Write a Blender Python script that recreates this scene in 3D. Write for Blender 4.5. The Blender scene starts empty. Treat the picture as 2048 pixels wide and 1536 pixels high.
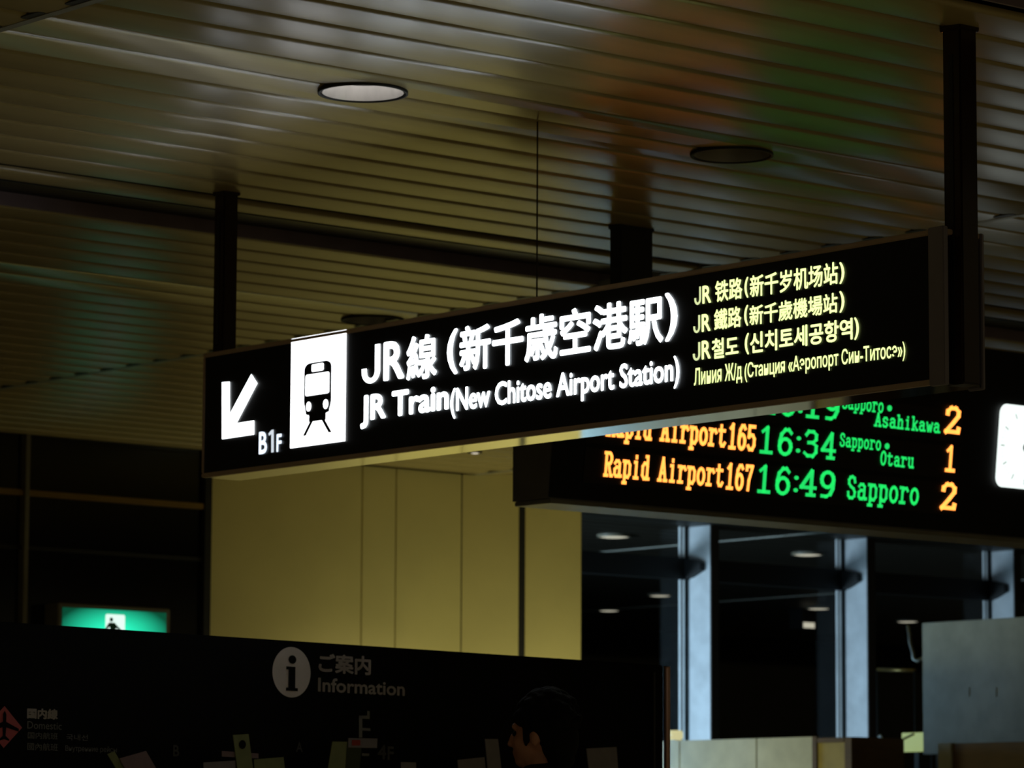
import bpy, bmesh, math, random
from mathutils import Vector, Matrix
random.seed(4)
S = bpy.context.scene
COL = S.collection
PI = math.pi

# ------------------------------------------------------------------ camera, world, lights, exposure
F_PX, HORIZON, YAW, ROLL = 7500.0, 1715.0, math.radians(40), math.radians(0.27)
EYE = Vector((0, 0, 1.2))
PITCH = math.atan((HORIZON - 768) / F_PX)
FWD = Vector((math.sin(YAW), math.cos(YAW), 0))            # level forward
RGT = Vector((math.cos(YAW), -math.sin(YAW), 0))           # level right
DIR = FWD * math.cos(PITCH) + Vector((0, 0, math.sin(PITCH)))
UP0 = -FWD * math.sin(PITCH) + Vector((0, 0, math.cos(PITCH)))
CR = RGT * math.cos(ROLL) + UP0 * math.sin(ROLL)
CU = UP0 * math.cos(ROLL) - RGT * math.sin(ROLL)
cam_d = bpy.data.cameras.new('camera')
cam_d.sensor_width = 36.0
cam_d.lens = 36.0 * F_PX / 2048.0
cam_d.clip_end = 200
cam_d.dof.use_dof = True
cam_d.dof.focus_distance = 10.5
cam_d.dof.aperture_fstop = 9.0
cam = bpy.data.objects.new('camera', cam_d)
COL.objects.link(cam)
rot = Matrix((CR, CU, -DIR)).transposed().to_4x4()
cam.matrix_world = Matrix.Translation(EYE) @ rot
S.camera = cam

S.view_settings.view_transform = 'Standard'
S.view_settings.look = 'None'
S.view_settings.gamma = 1.0
S.view_settings.exposure = 0.0
S.view_settings.use_curve_mapping = False

W = bpy.data.worlds.new('dim_hall_light')
S.world = W
W.use_nodes = True
bg = W.node_tree.nodes['Background']
bg.inputs['Color'].default_value = (1.0, 0.82, 0.42, 1)
bg.inputs['Strength'].default_value = 0.048


def area(name, loc, aim, sx, sy, power, color, spread=180):
    d = bpy.data.lights.new(name, 'AREA')
    d.shape = 'RECTANGLE'
    d.size, d.size_y, d.energy, d.color = sx, sy, power, color
    d.spread = math.radians(spread)
    o = bpy.data.objects.new(name, d)
    COL.objects.link(o)
    o.location = loc
    o.rotation_euler = Vector(aim).to_track_quat('-Z', 'Y').to_euler()
    return o


# soft fill added behind the camera for ceiling and sign frame
area('behind_camera_fill', (1.0, -6.0, 2.0), (0.45, 0.9, 0.08), 7, 2.4, 14, (0.95, 0.95, 0.9))
# cool daylight fill added unseen behind the cream wall for cabinet and grey panel
area('hidden_daylight_fill', (18.0, 22.0, 1.7), (0.75, -0.65, 0.0), 0.8, 1.8, 62, (0.42, 0.74, 1.0))
area('outside_daylight', (12.0, 25.6, 1.4), (1.0, -0.3, 0.05), 2.4, 2.4, 300, (0.55, 0.76, 1.0), 70)
# unseen lamps added behind the information board, washing the cream wall from below
area('hidden_wall_wash', (15.4, 19.5, 1.0), (0.05, 0.8, 0.7), 2.4, 0.4, 4.2, (1.0, 0.95, 0.56))
area('hidden_facet_wash', (16.6, 19.3, 1.1), (0.65, 0.8, 0.6), 0.7, 0.4, 19, (0.98, 1.0, 0.6))


# spots added out of view to brighten the ceiling; one serves the tiny downlight
for i_, (lx_, ly_, pw_) in enumerate(((6.25, 5.93, 60), (9.86, 5.93, 60), (13.45, 9.0, 60), (13.45, 14.93, 22), (4.45, 12.2, 60), (15.9, 19.35, 34), (13.1, 17.7, 60))):
    if pw_:
        d_ = bpy.data.lights.new('ceiling_fill_spot', 'SPOT')
        d_.energy, d_.color, d_.spot_size, d_.spot_blend, d_.shadow_soft_size = pw_ * 1.1, (1.0, 0.93, 0.66), math.radians(110), 0.6, 0.12
        o_ = bpy.data.objects.new('ceiling_fill_spot', d_)
        COL.objects.link(o_)
        o_.location = (lx_, ly_, 3.86)


# ------------------------------------------------------------------ measuring helpers
def ray(px, py):
    return DIR + CR * ((px - 1024) / F_PX) - CU * ((py - 768) / F_PX)


def at(px, py, axis, val):
    d = ray(px, py)
    return EYE + d * ((val - EYE[axis]) / d[axis])


class Plane:
    """A real face in the hall: origin P, right U, up V, outward normal N."""
    def __init__(s, P, U, V):
        s.P, s.U, s.V = Vector(P), Vector(U).normalized(), Vector(V).normalized()
        s.N = s.U.cross(s.V).normalized()

    def uv(s, px, py):
        d = ray(px, py)
        h = EYE + d * ((s.P - EYE).dot(s.N) / d.dot(s.N)) - s.P
        return h.dot(s.U), h.dot(s.V)

    def pt(s, u, v, n=0.0):
        return s.P + s.U * u + s.V * v + s.N * n


# ------------------------------------------------------------------ materials
def lin(c):
    return tuple((x / 12.92 if x <= 0.04045 else ((x + 0.055) / 1.055) ** 2.4) for x in (v / 255 for v in c))


def mat(name, rgb, rough=0.5, metal=0.0, var=0.12, scale=6.0, bump=0.0, spec=0.5, stretch=(1, 1, 1), coat=0.0):
    m = bpy.data.materials.new(name)
    m.use_nodes = True
    nt = m.node_tree
    p = nt.nodes['Principled BSDF']
    p.inputs['Roughness'].default_value = rough
    p.inputs['Metallic'].default_value = metal
    p.inputs['Specular IOR Level'].default_value = spec
    p.inputs['Coat Weight'].default_value = coat
    p.inputs['Coat Roughness'].default_value = 0.3
    c = lin(rgb)
    tc = nt.nodes.new('ShaderNodeTexCoord')
    mp = nt.nodes.new('ShaderNodeMapping')
    mp.inputs['Scale'].default_value = stretch
    nz = nt.nodes.new('ShaderNodeTexNoise')
    nz.inputs['Scale'].default_value = scale
    nz.inputs['Detail'].default_value = 4
    rp = nt.nodes.new('ShaderNodeValToRGB')
    rp.color_ramp.elements[0].position = 0.3
    rp.color_ramp.elements[1].position = 0.7
    rp.color_ramp.elements[0].color = (*[x * (1 - var) for x in c], 1)
    rp.color_ramp.elements[1].color = (*[min(1, x * (1 + var)) for x in c], 1)
    L = nt.links.new
    L(tc.outputs['Object'], mp.inputs['Vector'])
    L(mp.outputs['Vector'], nz.inputs['Vector'])
    L(nz.outputs['Fac'], rp.inputs['Fac'])
    L(rp.outputs['Color'], p.inputs['Base Color'])
    if bump:
        b = nt.nodes.new('ShaderNodeBump')
        b.inputs['Strength'].default_value = bump
        b.inputs['Distance'].default_value = 0.01
        L(nz.outputs['Fac'], b.inputs['Height'])
        L(b.outputs['Normal'], p.inputs['Normal'])
    return m


def glow(name, rgb, strength):
    m = bpy.data.materials.new(name)
    m.use_nodes = True
    p = m.node_tree.nodes['Principled BSDF']
    c = lin(rgb) if max(rgb) > 1.001 else rgb
    p.inputs['Base Color'].default_value = (*[x * 0.5 for x in c], 1)
    p.inputs['Emission Color'].default_value = (*c, 1)
    p.inputs['Emission Strength'].default_value = strength
    p.inputs['Roughness'].default_value = 0.4
    return m


M = dict(
    slat=mat('cream_ceiling_slat', (168, 150, 98), 0.29, 0, 0.08, 3, 0, 0.66, (0.3, 4, 1)),
    farslat=mat('shaded_far_slat', (40, 36, 26), 0.5),  # slat colour darkened to stand for the dim ceiling beyond the windows
    plenum=mat('dark_plenum', (22, 19, 15), 0.9),
    seam=mat('grey_seam_strip', (150, 150, 140), 0.45),
    slotwall=mat('lilac_slot_wall', (140, 122, 128), 0.6),
    black=mat('black_paint', (14, 13, 13), 0.5),
    face=mat('black_sign_face', (9, 9, 10), 0.4, 0, 0.05, 4, 0, 0.3),
    bronze=mat('champagne_aluminium', (190, 164, 138), 0.4, 0.3, 0.06, 20, 0, 0.5, (1, 0.2, 4)),
    under=mat('polished_underside', (80, 76, 68), 0.07, 1.0, 0.03, 10),
    lilac=mat('grey_anodised_stile', (136, 128, 136), 0.45, 0.3, 0.05, 10),
    post=mat('dark_brown_post', (42, 27, 20), 0.2, 0, 0.1, 8, 0, 0.5, (1, 1, .2)),
    duct=mat('black_duct', (26, 26, 27), 0.5),
    cab=mat('dark_grey_cabinet', (98, 94, 88), 0.45),
    cabface=mat('black_board_face', (8, 7, 7), 0.55, 0, 0.05, 4, 0, 0.25),
    rowface=mat('brown_black_row', (26, 17, 14), 0.5, 0, 0.1, 6, 0, 0.3),
    cablip=mat('grey_board_underside', (112, 108, 96), 0.4),
    cream=mat('cream_wall_panel', (202, 187, 122), 0.6, 0, 0.05, 2, 0.02),
    joint=mat('dark_wall_joint', (20, 17, 13), 0.7),
    glass=mat('dark_window_glass', (12, 11, 8), 0.12, 0, 0.1, 2, 0, 0.5),
    mull=mat('grey_mullion', (118, 112, 96), 0.45),
    brass=mat('brass_rail', (150, 122, 70), 0.35, 0.7),
    info=mat('navy_black_board', (8, 8, 11), 0.7, 0, 0.15, 3, 0, 0.12),
    print=mat('pale_print', (226, 216, 214), 0.6),
    dimprint=mat('grey_print', (122, 120, 118), 0.6),
    pink=mat('pink_diamond_print', (196, 92, 100), 0.6),
    chrome=mat('copper_chrome', (200, 160, 146), 0.28, 0.6, 0.05, 10),
    fin=mat('pale_painted_fin', (196, 200, 204), 0.5),
    finend=mat('dark_fin_edge', (38, 30, 24), 0.5),
    bead=mat('white_glazing_bead', (220, 224, 226), 0.4),
    transom=mat('black_transom', (10, 10, 10), 0.6),
    slab=mat('pale_grey_panel', (178, 186, 186), 0.5),
    cabinet=mat('pale_grey_cabinet', (190, 190, 176), 0.5),
    brown=mat('brown_counter', (92, 66, 30), 0.5, 0, 0.2, 5, 0, 0.5, (1, 1, 6)),
    olive=mat('olive_panel', (168, 150, 84), 0.5),
    floor=mat('pale_stone_floor', (176, 164, 130), 0.35, 0, 0.25, 60),
    dark=mat('dark_far_wall', (5, 5, 5), 0.9, 0, .1, 4, 0, .1),
    alu=mat('spun_aluminium_reflector', (206, 204, 202), 0.3, 0.35, 0.08, 4, 0, 0.5, (6, 6, 1)),
    offalu=mat('unlit_reflector', (150, 146, 136), 0.4, 0.3),  # aluminium darkened for the downlights that are off
    ring=mat('black_ring', (18, 17, 15), 0.6),
    skin=mat('skin', (184, 128, 102), 0.5, 0, 0.06, 30),
    hair=mat('black_hair', (9, 8, 8), 0.85, 0, 0.3, 80, 0.4, 0.2),
    suit=mat('dark_suit_cloth', (20, 20, 24), 0.85, 0, 0.1, 120),
    shoe=mat('black_shoe_leather', (14, 12, 11), 0.35),
    steel=mat('steel', (150, 148, 142), 0.35, 0.9),
    paperg=mat('green_leaflet_paper', (128, 134, 92), 0.7, 0, 0.1, 20),
    paperw=mat('white_leaflet_paper', (132, 126, 132), 0.7, 0, 0.1, 20),
    paperp=mat('pink_leaflet_paper', (130, 108, 114), 0.7, 0, 0.1, 20),
    paperd=mat('olive_leaflet_ink', (52, 60, 30), 0.7),
    red=mat('red_ink', (150, 46, 36), 0.6),
    white=glow('lit_white_letter', (0.92, 0.97, 1.0), 4.0),
    whitep=glow('lit_white_panel', (0.94, 0.97, 1.0), 3.0),
    dimwhite=glow('lit_small_letter', (0.80, 0.88, 0.97), 0.85),
    lime=glow('lit_pale_lime_letter', (0.82, 0.92, 0.45), 0.95),
    amber=glow('amber_led', (1.0, 0.32, 0.055), 2.2),
    green=glow('green_led', (0.012, 0.60, 0.11), 1.25),
    clock=glow('lit_clock_dial', (0.86, 0.97, 0.93), 1.15),
    tick=glow('pale_clock_hour_mark', (0.40, 0.45, 0.42), 1.0),
    mtick=glow('pale_clock_minute_mark', (0.66, 0.76, 0.72), 1.0),
    hub=mat('black_clock_hub', (16, 18, 12), 0.4),
    lampwhite=glow('lit_downlight', (0.95, 0.86, 0.70), 0.9),
    exitwhite=glow('lit_exit_white', (0.80, 1.0, 0.92), 1.0),
    exitman=mat('exit_figure_green', (40, 110, 90), 0.5),
    deskglow=glow('lit_lamp_shade', (0.72, 0.68, 0.36), 0.8),
    limescreen=glow('lit_lime_sign', (0.30, 0.36, 0.09), 0.8),
)
# brushed lacquer: the slats spread reflections across their width, not along their length
p_ = M['slat'].node_tree.nodes['Principled BSDF']
p_.inputs['Anisotropic'].default_value = 0.78
tv = M['slat'].node_tree.nodes.new('ShaderNodeCombineXYZ')
tv.inputs[1].default_value = 1.0
M['slat'].node_tree.links.new(tv.outputs[0], p_.inputs['Tangent'])
M['exit'] = glow('lit_exit_green', (0.02, 0.78, 0.44), 1.0)


def glass_pane():
    m = bpy.data.materials.new('clear_dark_glass')
    m.use_nodes = True
    nt = m.node_tree
    nt.nodes.remove(nt.nodes['Principled BSDF'])
    out = nt.nodes['Material Output']
    tr = nt.nodes.new('ShaderNodeBsdfTransparent')
    tr.inputs['Color'].default_value = (0.78, 0.8, 0.78, 1)
    gl = nt.nodes.new('ShaderNodeBsdfGlossy')
    gl.inputs['Roughness'].default_value = 0.03
    gl.inputs['Color'].default_value = (0.3, 0.3, 0.3, 1)
    lw = nt.nodes.new('ShaderNodeLayerWeight')
    lw.inputs['Blend'].default_value = 0.5
    pw = nt.nodes.new('ShaderNodeMath')
    pw.operation = 'POWER'
    pw.inputs[1].default_value = 4.0
    fr = nt.nodes.new('ShaderNodeMath')
    fr.operation = 'MULTIPLY_ADD'
    fr.inputs[1].default_value = 0.6
    fr.inputs[2].default_value = 0.04
    nt.links.new(lw.outputs['Facing'], pw.inputs[0])
    nt.links.new(pw.outputs[0], fr.inputs[0])
    mx = nt.nodes.new('ShaderNodeMixShader')
    nt.links.new(fr.outputs[0], mx.inputs[0])
    nt.links.new(tr.outputs[0], mx.inputs[1])
    nt.links.new(gl.outputs[0], mx.inputs[2])
    nt.links.new(mx.outputs[0], out.inputs['Surface'])
    return m


M['pane'] = glass_pane()


# ------------------------------------------------------------------ object helpers
def world_loc(o):
    v = Vector((0, 0, 0))
    while o:
        v += o.location
        o = o.parent
    return v


def link(name, me, m, parent=None, smooth=False):
    o = bpy.data.objects.new(name, me)
    COL.objects.link(o)
    if m:
        me.materials.clear()
        me.materials.append(M[m])
    if parent:
        o.parent = parent
        me.transform(Matrix.Translation(-world_loc(parent)))
    if smooth:
        for p in me.polygons:
            p.use_smooth = True
    return o


def tag(o, label=None, cat=None, group=None, kind=None):
    if label: o['label'] = label
    if cat: o['category'] = cat
    if group: o['group'] = group
    if kind: o['kind'] = kind
    return o


def empty(name, loc, label=None, cat=None, group=None, kind=None):
    o = bpy.data.objects.new(name, None)
    o.empty_display_size = 0.1
    COL.objects.link(o)
    o.location = loc
    return tag(o, label, cat, group, kind)


class MB:
    def __init__(s):
        s.v, s.f = [], []

    def add(s, vs, fs):
        n = len(s.v)
        s.v += [tuple(v) for v in vs]
        s.f += [tuple(i + n for i in f) for f in fs]
        return s

    def quad(s, a, b, c, d):
        return s.add((a, b, c, d), [(0, 1, 2, 3)])

    def poly(s, pts):
        return s.add(pts, [tuple(range(len(pts)))])

    def box(s, x0, x1, y0, y1, z0, z1, bev=0.0):
        bm = bmesh.new()
        bmesh.ops.create_cube(bm, size=1)
        for v in bm.verts:
            v.co = Vector(((x0 + x1) / 2 + v.co.x * (x1 - x0), (y0 + y1) / 2 + v.co.y * (y1 - y0),
                           (z0 + z1) / 2 + v.co.z * (z1 - z0)))
        if bev:
            bmesh.ops.bevel(bm, geom=bm.edges[:], offset=bev, segments=2, affect='EDGES')
        s.bm(bm)
        return s

    def bm(s, bm):
        bm.verts.index_update()
        s.add([v.co.copy() for v in bm.verts], [[v.index for v in f.verts] for f in bm.faces])
        bm.free()

    def obox(s, c, ux, uy, uz, sx, sy, sz, bev=0.0):
        """box with its own axes"""
        t = MB().box(-sx / 2, sx / 2, -sy / 2, sy / 2, -sz / 2, sz / 2, bev)
        c = Vector(c)
        s.add([c + ux * v[0] + uy * v[1] + uz * v[2] for v in t.v], t.f)
        return s

    def prism(s, prof, axis_a, axis_b, ext, d0, d1, org=Vector((0, 0, 0))):
        """profile (a,b) swept along ext from d0 to d1"""
        n = len(prof)
        v0 = [org + axis_a * a + axis_b * b + ext * d0 for a, b in prof]
        v1 = [org + axis_a * a + axis_b * b + ext * d1 for a, b in prof]
        fs = [(i, (i + 1) % n, n + (i + 1) % n, n + i) for i in range(n)]
        fs += [tuple(range(n - 1, -1, -1)), tuple(range(n, 2 * n))]
        return s.add(v0 + v1, fs)

    def lathe(s, c, prof, seg=32):
        """profile (r,z) around vertical axis at c"""
        c = Vector(c)
        vs, fs = [], []
        for r, z in prof:
            for k in range(seg):
                a = 2 * PI * k / seg
                vs.append(c + Vector((r * math.cos(a), r * math.sin(a), z)))
        for j in range(len(prof) - 1):
            for k in range(seg):
                k2 = (k + 1) % seg
                fs.append((j * seg + k, j * seg + k2, (j + 1) * seg + k2, (j + 1) * seg + k))
        return s.add(vs, fs)

    def tube(s, pts, r, seg=10):
        pts = [Vector(p) for p in pts]
        rings = []
        for i, p in enumerate(pts):
            t = (pts[min(i + 1, len(pts) - 1)] - pts[max(i - 1, 0)]).normalized()
            a = t.orthogonal().normalized()
            if i:
                a = (rings[-1][1] - t * rings[-1][1].dot(t)).normalized()
            b = t.cross(a)
            rings.append((p, a, b))
        vs, fs = [], []
        for p, a, b in rings:
            for k in range(seg):
                w = 2 * PI * k / seg
                vs.append(p + (a * math.cos(w) + b * math.sin(w)) * r)
        for j in range(len(pts) - 1):
            for k in range(seg):
                k2 = (k + 1) % seg
                fs.append((j * seg + k, j * seg + k2, (j + 1) * seg + k2, (j + 1) * seg + k))
        fs.append(tuple(range(seg - 1, -1, -1)))
        fs.append(tuple((len(pts) - 1) * seg + k for k in range(seg)))
        return s.add(vs, fs)

    def mesh(s, name):
        me = bpy.data.meshes.new(name)
        me.from_pydata(s.v, [], s.f)
        bm = bmesh.new()
        bm.from_mesh(me)
        bmesh.ops.recalc_face_normals(bm, faces=bm.faces[:])
        bm.to_mesh(me)
        bm.free()
        return me

    def build(s, name, m, parent=None, smooth=False, label=None, raw=False):
        if raw:
            me = bpy.data.meshes.new(name)
            me.from_pydata(s.v, [], s.f)
        else:
            me = s.mesh(name)
        o = link(name, me, m, parent, smooth)
        if label:
            o['label'] = label
        return o


def fan(pl, pts, n):
    return [pl.pt(u, v, n) for u, v in pts]


def flat(pl, polys, n, name, m, parent, label=None):
    """flat printed or lit shapes on a face (list of outlines in u,v)"""
    b = MB()
    for pts in polys:
        b.poly(fan(pl, pts, n))
    return b.build(name, m, parent, label=label, raw=True)


def ell(cu, cv, ru, rv, k=28):
    return [(cu + ru * math.cos(2 * PI * i / k), cv + rv * math.sin(2 * PI * i / k)) for i in range(k)]


def rrect(u0, u1, v0, v1, r, k=6, rv=None):
    rv = rv or r
    out = []
    for cx, cy, a in ((u1 - r, v1 - rv, 0), (u0 + r, v1 - rv, 90), (u0 + r, v0 + rv, 180), (u1 - r, v0 + rv, 270)):
        for i in range(k + 1):
            t = math.radians(a + 90 * i / k)
            out.append((cx + r * math.cos(t), cy + rv * math.sin(t)))
    return out


def text_shape(body, bold=0.0):
    if body == 'J|':                                # a J that stands on the line, as on the sign
        out = [(.5 + .5 * math.cos(math.radians(-a)), .32 + .32 * math.sin(math.radians(-a))) for a in range(0, 181, 15)]
        inn = [(.5 + .23 * math.cos(math.radians(-a)), .32 + .19 * math.sin(math.radians(-a))) for a in range(0, 181, 15)]
        out, inn = [(1, 1)] + out + [(0, .40)], [(.73, 1)] + inn + [(.27, .40)]
        k = len(out)
        return [Vector(p) for p in out + inn], [(i, i + 1, k + i + 1, k + i) for i in range(k - 1)]
    c = bpy.data.curves.new('lettering', 'FONT')
    c.body = body
    c.size = 1
    c.resolution_u = 3
    o = bpy.data.objects.new('lettering', c)
    COL.objects.link(o)
    dg = bpy.context.evaluated_depsgraph_get()
    me = bpy.data.meshes.new_from_object(o.evaluated_get(dg))
    vs = [v.co.xy.copy() for v in me.vertices]
    fs = [tuple(p.vertices) for p in me.polygons]
    bpy.data.objects.remove(o)
    bpy.data.curves.remove(c)
    bpy.data.meshes.remove(me)
    if bold:                                       # heavier strokes: the same outline laid over itself, shifted a little
        n0, v0, f0 = len(vs), list(vs), list(fs)
        for k, (dx, dy) in enumerate(((1, 0), (-1, 0), (0, 1), (0, -1), (.7, .7), (-.7, .7), (.7, -.7), (-.7, -.7))):
            vs += [v + Vector((dx * bold, dy * bold)) for v in v0]
            fs += [tuple(i + n0 * (k + 1) for i in f) for f in f0]
    return vs, fs


def write(pl, items, n, name, m, parent, label=None, bold=0.03):
    """items: (text, px_left, px_right, bottom point, top point) measured on the photographed face"""
    b = MB()
    for it in items:
        body, xl, xr, pb, ptp = it[:5]
        bo = it[5] if len(it) > 5 else bold
        vs, fs = text_shape(body, bo)
        ym = 0.5 * (pb[1] + ptp[1])
        sl = it[6] if len(it) > 6 else 0.0
        u0 = pl.uv(xl, pb[1] + (xl - pb[0]) * sl)[0]
        u1 = pl.uv(xr, pb[1] + (xr - pb[0]) * sl)[0]
        v0, v1 = pl.uv(*pb)[1], pl.uv(*ptp)[1]
        x0, x1 = min(v.x for v in vs), max(v.x for v in vs)
        y0, y1 = min(v.y for v in vs), max(v.y for v in vs)
        b.add([pl.pt(u0 + (v.x - x0) / (x1 - x0) * (u1 - u0), v0 + (v.y - y0) / (y1 - y0) * (v1 - v0), n) for v in vs], fs)
    return b.build(name, m, parent, label=label, raw=True)


X, Y, Z = Vector((1, 0, 0)), Vector((0, 1, 0)), Vector((0, 0, 1))

# ------------------------------------------------------------------ room shell
CZ = 3.92                                                     # ceiling face
PITCH_Y = 0.2605
floor = MB().box(-6, 34, -8, 34, -0.1, 0.0).build('floor', 'floor')
tag(floor, kind='structure')
ceiling = MB().box(1.0, 48, 6.0, 34, CZ + 0.09, CZ + 0.19).build('ceiling', 'plenum')
tag(ceiling, kind='structure')

# seams where the slats end, running along Y
SEAMS = [1.32, 6.53, 11.74, 16.95, 22.16, 27.4, 32.6, 37.8, 43.0]
SLOTS = [(7.45, 8.0), (12.83, 13.33)]


def slat_profile(w):
    h = w / 2
    pr = [(-h, 0.018), (-h, 0.008)]
    for i in range(9):
        t = -1 + 2 * i / 8
        pr.append((t * (h - 0.004), -0.0068 * (1 - t * t)))
    pr += [(h, 0.008), (h, 0.018)]
    return pr


LIGHTS = [(8.05, 10.43), (9.86, 10.43), (11.6, 14.93)]
LR = 0.15
mesh_cache = {}


def slat_mesh(length, w):
    k = (round(length, 3), round(w, 3))
    if k not in mesh_cache:
        pr = slat_profile(w)
        n = len(pr)
        b = MB()
        vs = [(0, a, z) for a, z in pr] + [(length, a, z) for a, z in pr]
        b.add(vs, [(i, i + 1, n + i + 1, n + i) for i in range(n - 1)])
        b.poly(vs[:n])
        b.poly(vs[n:][::-1])                        # end caps keep their own corners, so the face normals stay true
        me = b.mesh('slat')
        for p in me.polygons:
            p.use_smooth = len(p.vertices) == 4
        me.materials.append(M['slat'])
        mesh_cache[k] = me
    return mesh_cache[k]


def punch(o, cx, cy):
    """cut the round opening of a downlight out of a slat"""
    o.data = o.data.copy()
    c = MB().lathe((0, 0, 0), [(LR, -0.2), (LR, 0.2)], 40)
    c.poly([c.v[i] for i in range(39, -1, -1)])
    c.poly([c.v[40 + i] for i in range(40)])
    cme = c.mesh('cutter')
    bmx = bmesh.new(); bmx.from_mesh(cme); bmesh.ops.remove_doubles(bmx, verts=bmx.verts[:], dist=1e-5)
    bmesh.ops.recalc_face_normals(bmx, faces=bmx.faces[:]); bmx.to_mesh(cme); bmx.free()
    co = bpy.data.objects.new('cutter', cme)
    COL.objects.link(co)
    co.location = (cx, cy, CZ)
    md = o.modifiers.new('b', 'BOOLEAN')
    md.object = co
    md.operation = 'DIFFERENCE'
    md.solver = 'EXACT'
    dg = bpy.context.evaluated_depsgraph_get()
    me = bpy.data.meshes.new_from_object(o.evaluated_get(dg))
    o.modifiers.clear()
    o.data = me
    bpy.data.objects.remove(co)


rows = []
y = 9.663 - PITCH_Y * 6
while y + PITCH_Y < 12.60:
    rows.append((y + PITCH_Y / 2, PITCH_Y - 0.010))
    y += PITCH_Y
rows.append((12.72, 0.19))
y = 13.335
while y + PITCH_Y < 20.66:
    rows.append((y + PITCH_Y / 2, PITCH_Y - 0.010))
    y += PITCH_Y
y_far = y
rows.insert(0, (7.3, 0.25))


def project(p):
    v = Vector(p) - EYE
    d = v.dot(DIR)
    return 1024 + F_PX * v.dot(CR) / d, 768 - F_PX * v.dot(CU) / d


far = MB()
for yc, w in rows:
    for a, c in zip(SEAMS[:-1], SEAMS[1:]):
        x0, x1 = a + 0.018, c - 0.018
        p0, p1 = project((x0, yc, CZ)), project((x1, yc, CZ))
        if p1[0] < -60 or p0[0] > 2110 or max(p0[1], p1[1]) < -40:
            continue
        o = bpy.data.objects.new('slat', slat_mesh(x1 - x0, w))
        COL.objects.link(o)
        o.parent = ceiling
        o.location = (x0, yc, CZ)
        for lx, ly in LIGHTS:
            if abs(ly - yc) < LR + w / 2 and x0 - LR < lx < x1 + LR:
                bpy.context.view_layer.update()
                punch(o, lx, ly)
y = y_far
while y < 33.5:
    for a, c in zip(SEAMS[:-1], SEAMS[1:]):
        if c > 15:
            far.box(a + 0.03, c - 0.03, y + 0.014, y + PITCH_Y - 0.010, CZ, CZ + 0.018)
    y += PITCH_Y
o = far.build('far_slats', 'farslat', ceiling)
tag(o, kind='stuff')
n = 0
for sx in SEAMS[:6]:
    n += 1
    tr_ = MB().box(sx - 0.017, sx + 0.017, 6.6, 33.5, CZ - 0.008, CZ + 0.02).build('trim_%d' % n, 'seam')
    tag(tr_, kind='structure')
    nb = MB()                                                # dark slots where the joints of the slats meet the strip
    for yc, w in rows:
        yj = yc + w / 2
        nb.prism(rrect(-0.05, -0.017, -0.06, 0.06, 0.016, 3), X, Y, Z, -0.006, 0.004, Vector((sx, yj, CZ)))
    tag(nb.build('joint_slot', 'black', tr_), kind='stuff')
# the recessed slots of the ceiling
for i, (a, c) in enumerate(SLOTS):
    n += 1
    o = MB().box(1.3, 33, c, c + 0.012, CZ, CZ + 0.09).build('trim_%d' % n, 'slotwall')
    tag(o, kind='structure')
    n += 1
    o = MB().box(1.3, 33, a - 0.012, a, CZ - 0.004, CZ + 0.09).build('trim_%d' % n, 'black')
    tag(o, kind='structure')
    n += 1
    o = MB().box(1.3, 33, a, c, CZ + 0.058, CZ + 0.07).build('trim_%d' % n, 'black')
    tag(o, kind='structure')

# ------------------------------------------------------------------ cream wall and dark glass wall (face at WY)
WY = 20.65
xl = at(418, 1270, 1, WY).x
xj1 = at(722, 1280, 1, WY).x
xj2 = at(790, 1290, 1, WY).x
xc = at(922, 1300, 1, WY).x
wall = MB().box(xl, xc + 0.3, WY + 0.03, WY + 0.2, 0, CZ + 0.02).build('wall_back', 'joint')
tag(wall, kind='structure')
for a, c in ((xl, xj1), (xj1, xj2), (xj2, xc)):
    MB().box(a + 0.004, c - 0.004, WY, WY + 0.034, 0.02, CZ - 0.005, 0.003).build('panel', 'cream', wall)
# the facet that turns towards the hall
CRN = Vector((xc, WY, 0))


def facet_u(px):
    p = Plane(CRN, RGT, Z)
    return p.uv(px, 1200)[0]


u1, u2, u3 = facet_u(1037), facet_u(1050), facet_u(1162)
wf = MB().obox(CRN + RGT * (u3 / 2 + 0.01) + FWD * 0.1 + Z * 1.97, RGT, FWD, Z, u3 - 0.02, 0.14, 3.93).build('wall_right', 'joint')
tag(wf, kind='structure')
for a, c in ((0.002, u1), (u2, u3)):
    MB().obox(CRN + RGT * ((a + c) / 2) + FWD * 0.017 + Z * 1.965, RGT, FWD, Z, c - a, 0.034, 3.9, 0.003).build('panel', 'cream', wf)

# dark glass wall left of the cream wall
win = empty('window_1', (12.5, WY, 0), kind='structure')
xm = at(50, 1000, 1, WY).x
for a, c in ((9.0, xm - 0.03), (xm + 0.03, xl - 0.06)):
    MB().box(a, c, WY + 0.02, WY + 0.05, 0.0, CZ + 0.02).build('pane', 'glass', win)
MB().box(xm - 0.016, xm + 0.016, WY - 0.03, WY + 0.06, 0, CZ).build('mullion', 'mull', win)
MB().box(xl - 0.06, xl - 0.005, WY - 0.02, WY + 0.06, 0, CZ).build('mullion', 'joint', win)
zt = at(200, 997, 1, WY).z
MB().box(9, xl - 0.06, WY - 0.01, WY + 0.03, zt - 0.02, zt + 0.02, 0.004).build('transom', 'brass', win)
zt = at(200, 1105, 1, WY).z
MB().box(9, xl - 0.06, WY + 0.005, WY + 0.03, zt - 0.012, zt + 0.012).build('transom', 'joint', win)
o = MB().box(5, xl, WY + 0.3, WY + 0.4, 0, CZ + 0.1).build('wall_left', 'dark')
tag(o, kind='structure')

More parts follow.
